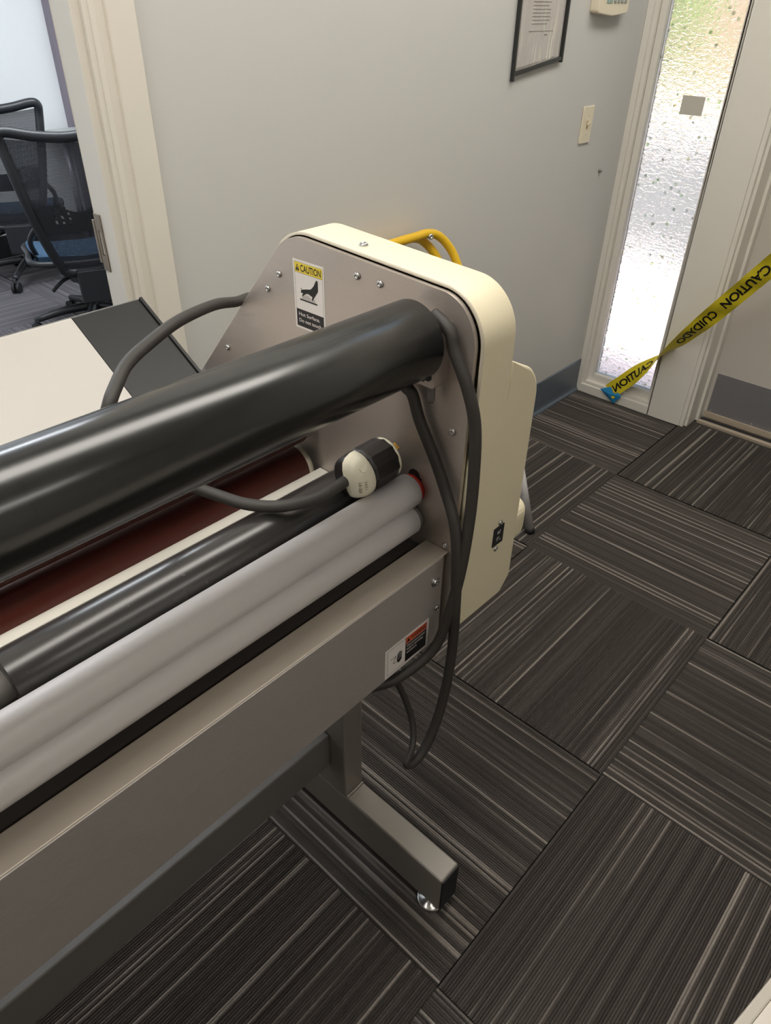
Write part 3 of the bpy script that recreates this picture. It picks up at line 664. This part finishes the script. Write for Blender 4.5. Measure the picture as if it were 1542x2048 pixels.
c = [(-1.092, -.346, 1.135), (-1.090, -.364, 1.088), (-1.0885, -.380, 1.075), (-1.0875, -.393, 1.043), (-1.0865, -.421, .996), (-1.0865, -.444, .952), (-1.092, -.463, .922), (-1.095, -.4735, .882), (-1.0975, -.4815, .80), (-1.096, -.483, .70), (-1.1045, -.483, .612), (-1.124, -.483, .546), (-1.152, -.483, .508), (-1.178, -.482, .505), (-1.186, -.480, .516), (-1.170, -.476, .526), (-1.154, -.466, .540), (-1.145, -.452, .566), (-1.146, -.435, .604), (-1.156, -.42, .645), (-1.17, -.38, .70)]
MB().sweep(c, lambda q: .0077 if q < .60 else .0077-.0025*min(1, (q-.60)/.12), 14, sub=8).build('cable', 'cable', cord)
PO = Vector((-1.172, -.349, .975)); PD = Vector((.995, -.02, .03)).normalized()
shell = [(-.004, .004), (-.0038, .022), (.000, .0270), (.004, .0285), (.020, .0300), (.022, .0288)]
pb = MB().lathe(PO, PD, shell, 28).build('plug_body', 'plugblk', cord)
# knurled twelve-sided grip
gu = PD.cross(Vector((0, 0, 1))).normalized(); gw = PD.cross(gu)
mb = MB(); vs = []
for h, r in ((.022, .0295), (.026, .0312), (.060, .0312), (.066, .0295)):
    for k in range(24):
        rr = r*(1 if k % 2 == 0 else .945); vs.append(PO+PD*h+(gu*math.cos(2*PI*k/24)+gw*math.sin(2*PI*k/24))*rr)
mb.add(vs, [(j*24+k, j*24+(k+1) % 24, (j+1)*24+(k+1) % 24, (j+1)*24+k) for j in range(3) for k in range(24)]); mb.add(vs, [tuple(range(24)), tuple(range(72, 96))])
mb.build('plug_grip', 'plugblk', cord)
MB().lathe(PO+PD*.066, PD, [(0, .028), (.004, .0285), (.0045, .026)], 28).build('plug_face', 'plugwht', cord)
bl = MB()
for k in (0, 1, 2):
    ang = R(55)+k*2*PI/3; q = PO+PD*.070+(gu*math.cos(ang)+gw*math.sin(ang))*.016
    e1 = (gw*math.cos(ang)-gu*math.sin(ang)); e2 = PD; e3 = e1.cross(e2)
    vs = [q+e1*x*.0055+e2*y*.014+e3*z*.0009 for z in (-1, 1) for y in (0, 1) for x in (-1, 1)]
    MB().add(vs, [(0, 2, 3, 1), (4, 5, 7, 6), (0, 1, 5, 4), (2, 6, 7, 3), (0, 4, 6, 2), (1, 3, 7, 5)]).build('blade', 'brass', cord)
# ivory cord clamp: half shell facing the viewer
view = Vector((0, -.96, .26)); side = (view-PD*view.dot(PD)).normalized(); tang = PD.cross(side).normalized()
mb = MB(); vs = []; NA = 14
prof_c = [(-.0075, .003, 0), (-.0070, .015, 1), (-.0045, .0235, 1), (.001, .0285, 1), (.010, .0315, 1), (.0185, .0317, 1), (.0195, .0300, 1), (.0195, .02, 1)]
for h, r, _ in prof_c:
    for k in range(NA+1):
        an = R(-88)+R(176)*k/NA; vs.append(PO+PD*h+(side*math.cos(an)+tang*math.sin(an))*r)
mb.add(vs, [(j*(NA+1)+k, j*(NA+1)+k+1, (j+1)*(NA+1)+k+1, (j+1)*(NA+1)+k) for j in range(len(prof_c)-1) for k in range(NA)], True)
clamp = mb.build('cord_clamp', 'plugwht', cord)
def on_clamp(an, h, e=.0004):
    for (h0, r0, _), (h1, r1, _) in zip(prof_c[1:], prof_c[2:]):
        if h0 <= h <= h1: rr = r0+(r1-r0)*(h-h0)/(h1-h0); break
    else: rr = .031
    return PO+PD*h+(side*math.cos(an)+tang*math.sin(an))*(rr+e)
for word, h0 in (('2621', .0015), ('L6-30P', -.0045)):
    put(MB(), text2d(word, 1, .0), lambda x, y: on_clamp(R(0)+x*.0058/.024, h0+y*.0048)).build('plug_marking', 'ink', cord)
MB().lathe(on_clamp(R(-30), .006, -.003), side*math.cos(R(-30))+tang*math.sin(R(-30)), [(0, .0001), (.0005, .0045), (.0036, .0052), (.0037, .0044), (.0008, .0036), (.0007, .0001)], 16).build('clamp_screw_well', 'plugwht', cord)
# ------------------------------------------------------------------ folded yellow ladder against the wall
lad = empty('step_ladder', (-.2, .1, 0), 'yellow tubular folding step ladder leaning on the wall behind the laminator', 'ladder')
def hoop(xf, xt, yf, yt, zt, r, name, s0):
    (xa, xb), (ta, tb) = xf, xt
    def L(f, s, ins): x = (xa*(1-s)+ta*s+ins) if f < 0 else (xb*(1-s)+tb*s-ins); return (x, yf+(yt-yf)*s, zt*s)
    h = [(.0, s0), (.0, .55), (.0, .78), (.0, .905), (.0125, .953), (.043, .988), (.086, 1), (.14, 1)]
    pts = [L(-1, s, q) for q, s in h]+[L(1, s, q) for q, s in h[::-1]]
    return MB().sweep(pts, r, 14, sub=6).build(name, 'ladder', lad)
hoop((-.50, .041), (-.46, .012), -.055, .440, .930, .0125, 'front_hoop', .34)
hoop((-.48, .025), (-.43, -.026), -.01, .470, .918, .0125, 'rear_hoop', .34)
for xa, xt in ((-.522, -.487), (.067, .031)):
    def P_(s, dx=0, dy=0): return Vector((xa+(xt-xa)*s/.34+dx, .036+.228*s+dy, .93*s))
    lg = MB().cyl(P_(.34), P_(.018), .0145, 16).build('front_leg', 'leg', lad)
    MB().cyl(P_(0), P_(.02), .0165, 16).build('foot_cap', 'dark', lg)
    vs = [P_(s, .006+u*.019, .045+v*.009) for s in (.03, .33) for v in (-1, 1) for u in (-1, 1)]
    lg = MB().add(vs, [(0, 2, 3, 1), (4, 5, 7, 6), (0, 1, 5, 4), (2, 6, 7, 3), (0, 4, 6, 2), (1, 3, 7, 5)]).build('rear_leg', 'leg', lad, bevel=.004)
    vs = [P_(s, .006+u*.014, .045+v*.006) for s in (0, .03) for v in (-1, 1) for u in (-1, 1)]
    MB().add(vs, [(0, 2, 3, 1), (4, 5, 7, 6), (0, 1, 5, 4), (2, 6, 7, 3), (0, 4, 6, 2), (1, 3, 7, 5)]).build('foot_cap', 'dark', lg)
    q = P_(.34); MB().box(q.x-.02, q.x+.02, q.y-.012, q.y+.06, q.z-.01, q.z+.05).build('spreader_joint', 'dark', lad, bevel=.004)
for (x, y, z) in ((-.075, .428, .925), (-.10, .428, .872), (-.38, .428, .925)): screw('bolt', (x, y-.004, z), (-.4, -.8, .1), .008, lad)
for zz in (.25, .5): MB().box(-.47, .02, .06+.42*zz, .13+.42*zz, zz-.012, zz+.012).build('step', 'leg', lad, bevel=.003)

# ------------------------------------------------------------------ caution tape
tp = empty('barrier_tape', (1.1, .3, .03), 'twisted yellow caution tape stretched from the sidelight sill', 'tape')
P0, P1, P2 = Vector((1.128, .325, .050)), Vector((1.118, .128, .300)), Vector((.90, -.285, .865))
HW = .034
def tape_pt(s, v):
    """s 0..1 along, v -1..1 across"""
    if s < .3: p = P0.lerp(P1, s/.3)
    else: p = P1.lerp(P2, (s-.3)/.7)
    p = p+Vector((0, 0, -.012*math.sin(PI*s)))
    d = (P2-P0).normalized(); a_ = Vector((-1, -.45, .45)); n0 = (a_-d*a_.dot(d)).normalized(); acr = d.cross(n0)
    th = R(12) if s < .12 else (R(12)+(R(88)-R(12))*(min(1, (s-.12)/.17)) if s < .29 else (R(88)+(R(170)-R(88))*min(1, (s-.29)/.32)**.6))
    wdir = acr*math.cos(th)+n0*math.sin(th)
    return p+wdir*HW*v+n0*(.004*math.sin(s*40+v*2))
mb = MB(); mb.grid(lambda u, v: tape_pt(u, v*2-1), 80, 6)
MBt = mb.build('tape_ribbon', 'tape', tp)
for s0, word, flip in ((.03, 'CAUTION', 1), (.40, 'CUIDADO', 1), (.66, 'CAUTION', 1), (.9, 'CUIDADO', 1)):
    t_ = text2d(word, 1, .03, 1.0)
    for sg in (1, -1):
        def fn(x, y, sg=sg):
            s = s0+(1-x)*.22; v = -.45+(.72-y)*1.25; e = .0012*sg
            p = tape_pt(min(s, 1), v); q = tape_pt(min(s, 1), v+.05)-p; r_ = tape_pt(min(s+.01, 1.01), v)-p; nn = q.cross(r_).normalized(); return p+nn*e
        put(MB(), t_, fn).build('tape_lettering', 'print', tp)
bt = MB(); q0 = tape_pt(0, 0)
XB = XE-.002
bt.add([(XB-.006, .372, .048), (XB-.012, .310, .085), (XB-.020, .262, .052), (XB-.010, .296, .004), (XB-.02, .325, .045)], [(0, 1, 4), (1, 2, 4), (2, 3, 4), (3, 0, 4)])
o = bt.build('blue_tape', 'blue', tp); md = o.modifiers.new('s', 'SOLIDIFY'); md.thickness = .0006

# ------------------------------------------------------------------ things on the wall
sw = empty('light_switch', (.845, YW, 1.06), 'ivory toggle light switch on the grey wall by the sidelight', 'light switch')
MB().box(.808, .880, YW-.006, YW, 1.063, 1.179).build('cover_plate', 'ivory', sw, bevel=.003)
MB().box(.839, .849, YW-.0068, YW-.006, 1.108, 1.133).build('toggle_slot', 'ivorydk', sw)
MB().prism([(-.006, 1.118), (-.006, 1.130), (-.020, 1.137), (-.020, 1.129)], lambda u, v, w_: (w_, YW+u, v), .841, .847).build('toggle', 'ivory', sw)
for z in (1.091, 1.151): screw('screw', (.844, YW-.006, z), (0, -1, 0), .0028, sw, m='ivory')
kp = empty('alarm_keypad', (.85, YW, 1.44), 'ivory alarm keypad with grey display above the light switch', 'keypad')
outl = rounded([(.752, 1.442), (.85, 1.434), (.950, 1.442), (.950, 1.56), (.752, 1.56)], [.012, .1, .012, .01, .01], 6)
MB().prism(outl, lambda u, v, w_: (u, YW+w_, v), -.03, 0).build('body', 'ivory', kp, bevel=.003)
MB().box(.800, .835, YW-.0315, YW-.030, 1.468, 1.50).build('display', 'lcd', kp)
for i in range(4):
    for j in range(3): MB().box(.845+i*.023, .859+i*.023, YW-.033, YW-.030, 1.469+j*.019, 1.480+j*.019).build('key', 'key', kp, bevel=.002)
fr = empty('wall_frame', (.48, YW, 1.29), 'black edged clear sleeve frame holding a printed sheet', 'frame')
def FZ(x, z): return z+(x-.35)*.125
def fbar(name, x0, x1, z0, z1, d0, d1, m):
    vs = [(x, YW-d, FZ(x, z)) for d in (d0, d1) for z in (z0, z1) for x in (x0, x1)]
    return MB().add(vs, [(0, 2, 3, 1), (4, 5, 7, 6), (0, 1, 5, 4), (2, 6, 7, 3), (0, 4, 6, 2), (1, 3, 7, 5)]).build(name, m, fr)
fbar('bottom_bar', .352, .606, 1.289, 1.300, .002, .012, 'clip'); fbar('side_bar', .346, .352, 1.277, 1.75, .002, .014, 'clip'); fbar('side_bar', .603, .609, 1.284, 1.75, .002, .014, 'clip'); fbar('top_bar', .352, .606, 1.742, 1.75, .002, .012, 'clip')
fbar('paper', .372, .575, 1.305, 1.74, .002, .0035, 'paper'); fbar('backing', .352, .603, 1.297, 1.742, .0005, .0018, 'paper')
pt = MB()
for k in range(34):
    z = 1.400+k*.0088
    if k in (10, 11, 20): continue
    x1 = .52-(.012 if k % 5 == 0 else 0); pt.box(.424, x1, YW-.0039, YW-.0036, FZ(.47, z), FZ(.47, z)+.0022)
for z, x1 in ((1.385, .545), ): pt.box(.415, x1, YW-.0039, YW-.0036, FZ(.47, z)-.003, FZ(.47, z)-.001)
pt.box(.42, .45, YW-.0039, YW-.0036, FZ(.43, 1.486), FZ(.43, 1.489))
pt.box(.50, .515, YW-.0039, YW-.0036, FZ(.5, 1.368), FZ(.5, 1.372)); pt.build('print', 'ink', fr)
def film(u, v): x = .356+u*.246; return (x, YW-.0065-.006*math.sin(u*PI)*(.4+.6*math.sin(v*3+u*5)**2), FZ(x, 1.30+v*.44))
MB().grid(film, 24, 24).build('clear_sleeve', 'film', fr)
tag(MB().lathe((1.001, YW-.0005, .953), (0, -1, 0), [(0, .006), (.002, .006), (.012, .003), (.013, .001)], 14).build('wall_anchor', 'steeldk'), 'small dark screw anchor in the wall under the light switch', 'wall anchor')
nt_ = MB().box(XE+.047, XE+.0495, .236, .318, 1.144, 1.204)
tag(nt_.build('paper_note', 'note'), 'small grey paper square stuck on the patterned sidelight', 'note')

# ------------------------------------------------------------------ room beyond: chairs and table
def make_chair(loc, rz, label):
    t = empty('office_chair', loc, label, 'chair', 'mesh office chairs', rz)
    W = wm(t)
    class C(MB):
        def build(s, name, m, parent=t, **k): s.v = [tuple(W @ Vector(v)) for v in s.v]; return MB.build(s, name, m, parent, **k)
    C().cyl((0, 0, .07), (0, 0, .14), .034, 20).build('hub', 'chairblk')
    for k in range(5):
        a = R(36)+k*2*PI/5; dx, dy = math.cos(a), math.sin(a)
        C().sweep([(dx*.02, dy*.02, .115), (dx*.15, dy*.15, .105), (dx*.29, dy*.29, .078)], lambda q: .024-.009*q, 10, sub=4).build('base_leg', 'chairblk')
        px, py = -dy, dx
        cs = C().cyl((dx*.30-px*.022, dy*.30-py*.022, .03), (dx*.30-px*.006, dy*.30-py*.006, .03), .03, 18).cyl((dx*.30+px*.006, dy*.30+py*.006, .03), (dx*.30+px*.022, dy*.30+py*.022, .03), .03, 18).cyl((dx*.30, dy*.30, .03), (dx*.30, dy*.30, .085), .008, 10)
        cs.build('caster', 'dark')
    C().cyl((0, 0, .13), (0, 0, .29), .026, 18).build('gas_column', 'chairblk')
    C().box(-.07, .07, -.14, .10, .27, .345).build('tilt_mechanism', 'chairblk', bevel=.012)
    C().sweep([(-.06, -.06, .30), (-.13, -.09, .285), (-.19, -.11, .245)], .009, 8).build('lever', 'chairblk')
    C().grid(lambda u, v: ((u-.5)*.50*(1-.12*(2*v-1)**2), -.17+v*.44, .415-.05*max(0, v-.7)**1.5*5+.018*abs(2*u-1)**3), 16, 12).grid(lambda u, v: ((u-.5)*.50*(1-.12*(2*v-1)**2), -.17+v*.44, .365+.03*abs(2*u-1)**3-.05*max(0, v-.7)**1.5*5), 16, 12).add([((u-.5)*.50*.88, -.17, z) for z, u in ((.365+.03, 0), (.365, .5), (.365+.03, 1), (.415+.018, 1), (.415, .5), (.433, 0))], [(0, 1, 4, 5), (1, 2, 3, 4)]).build('seat', 'seat')
    C().sweep([(-.235, -.165, .40), (-.25, .03, .40), (-.235, .26, .385), (0, .285, .36), (.235, .26, .385), (.25, .03, .40), (.235, -.165, .40), (0, -.18, .385)], .016, 10, closed=True).build('seat_rim', 'chairblk')
    def edge(z):  # half width and depth of the back at height z
        s = (z-.36)/.62; hw = .095+.165*min(1, max(0, s))**.55+.0*s; y = -.215-.055*math.sin(s*PI*.8)-.03*s; return hw, y
    zs = [.355, .40, .47, .56, .66, .76, .86, .93]
    lp = [(-edge(z)[0], edge(z)[1]-.0, z) for z in zs]+[(-.255, -.292, .972), (-.225, -.297, .985), (-.12, -.312, .966), (0, -.318, .956), (.12, -.312, .966), (.225, -.297, .985), (.255, -.292, .972)]+[(edge(z)[0], edge(z)[1], z) for z in zs[::-1]]
    C().sweep(lp, .0225, 10, closed=True, sub=4).build('back_frame', 'chairblk')
    for sg in (-1, 1):
        C().sweep([(sg*(edge(z)[0]+.004), edge(z)[1]-.014, z) for z in (.37, .40, .44, .50, .56)], .007, 8).build('back_edge_strip', 'chairsil')
        C().sweep([(sg*(edge(.60)[0]-.005), edge(.60)[1], .60), (sg*.235, -.16, .50), (sg*.20, -.06, .36)], .013, 8).build('back_strut', 'chairblk')
    def bk_(u, v):
        z = .375+v*.585; hw, y = edge(z); return ((2*u-1)*hw, y-.03*(1-(2*u-1)**2), z+(-.02*(1-(2*u-1)**2)*v))
    C().grid(bk_, 20, 24).build('back_mesh', 'mesh')
    def lb(u, v):
        z = .565+v*.105+.018*math.sin(u*PI*3)*v; hw, y = edge(z); return ((2*u-1)*hw*.92, y-.036*(1-(2*u-1)**2)-.012, z)
    C().grid(lb, 37, 9, lambda i, j: not (j in (3, 5, 7) and i % 3 == 1 and (5 < i < 16 or 21 < i < 32))).build('lumbar_band', 'chairblk')
    C().box(-.07, .07, -.27, -.225, .215, .372).box(-.045, .045, -.25, -.05, .285, .315).build('back_bracket', 'chairblk', bevel=.006)
    return t
make_chair((.0, 2.76, 0), R(-20), 'black mesh office chair with blue seat right behind the door jamb')
make_chair((.13, 3.78, 0), R(-25), 'black mesh office chair farther back against the white wall')
tb = empty('meeting_table', (.93, 3.85, 0), 'pale grey topped table against the far white wall', 'table')
MB().box(.585, 1.28, 3.5, 4.19, .715, .74).build('tabletop', 'tablegrey', tb, bevel=.004)
for x in (.68, 1.2):
    for y in (3.58, 4.11): MB().cyl((x, y, 0), (x, y, .715), .022, 14).build('leg', 'chairsil', tb)
# desk corner at the lower right
dk = empty('desk', (-.7, -1.35, 0), 'off-white desk with greige edge band standing across from the laminator front', 'desk')
dmx = Matrix.Translation((-1.297, -.969, 0)) @ Matrix.Rotation(R(-10.5), 4, 'Z')
class D(MB):
    def build(s, name, m, parent=dk, **k): s.v = [tuple(dmx @ Vector(v)) for v in s.v]; return MB.build(s, name, m, parent, **k)
D().box(-.12, 1.3, -.74, -.0105, .694, .72).build('desktop', 'desk', bevel=.001)
D().box(-.12, 1.3, -.0105, 0, .693, .7195).build('edge_band', 'deskedge', bevel=.002)
for x in (.0, 1.2):
    for y in (-.66, -.09): D().box(x-.02, x+.02, y-.02, y+.02, 0, .694).build('leg', 'steeldk')
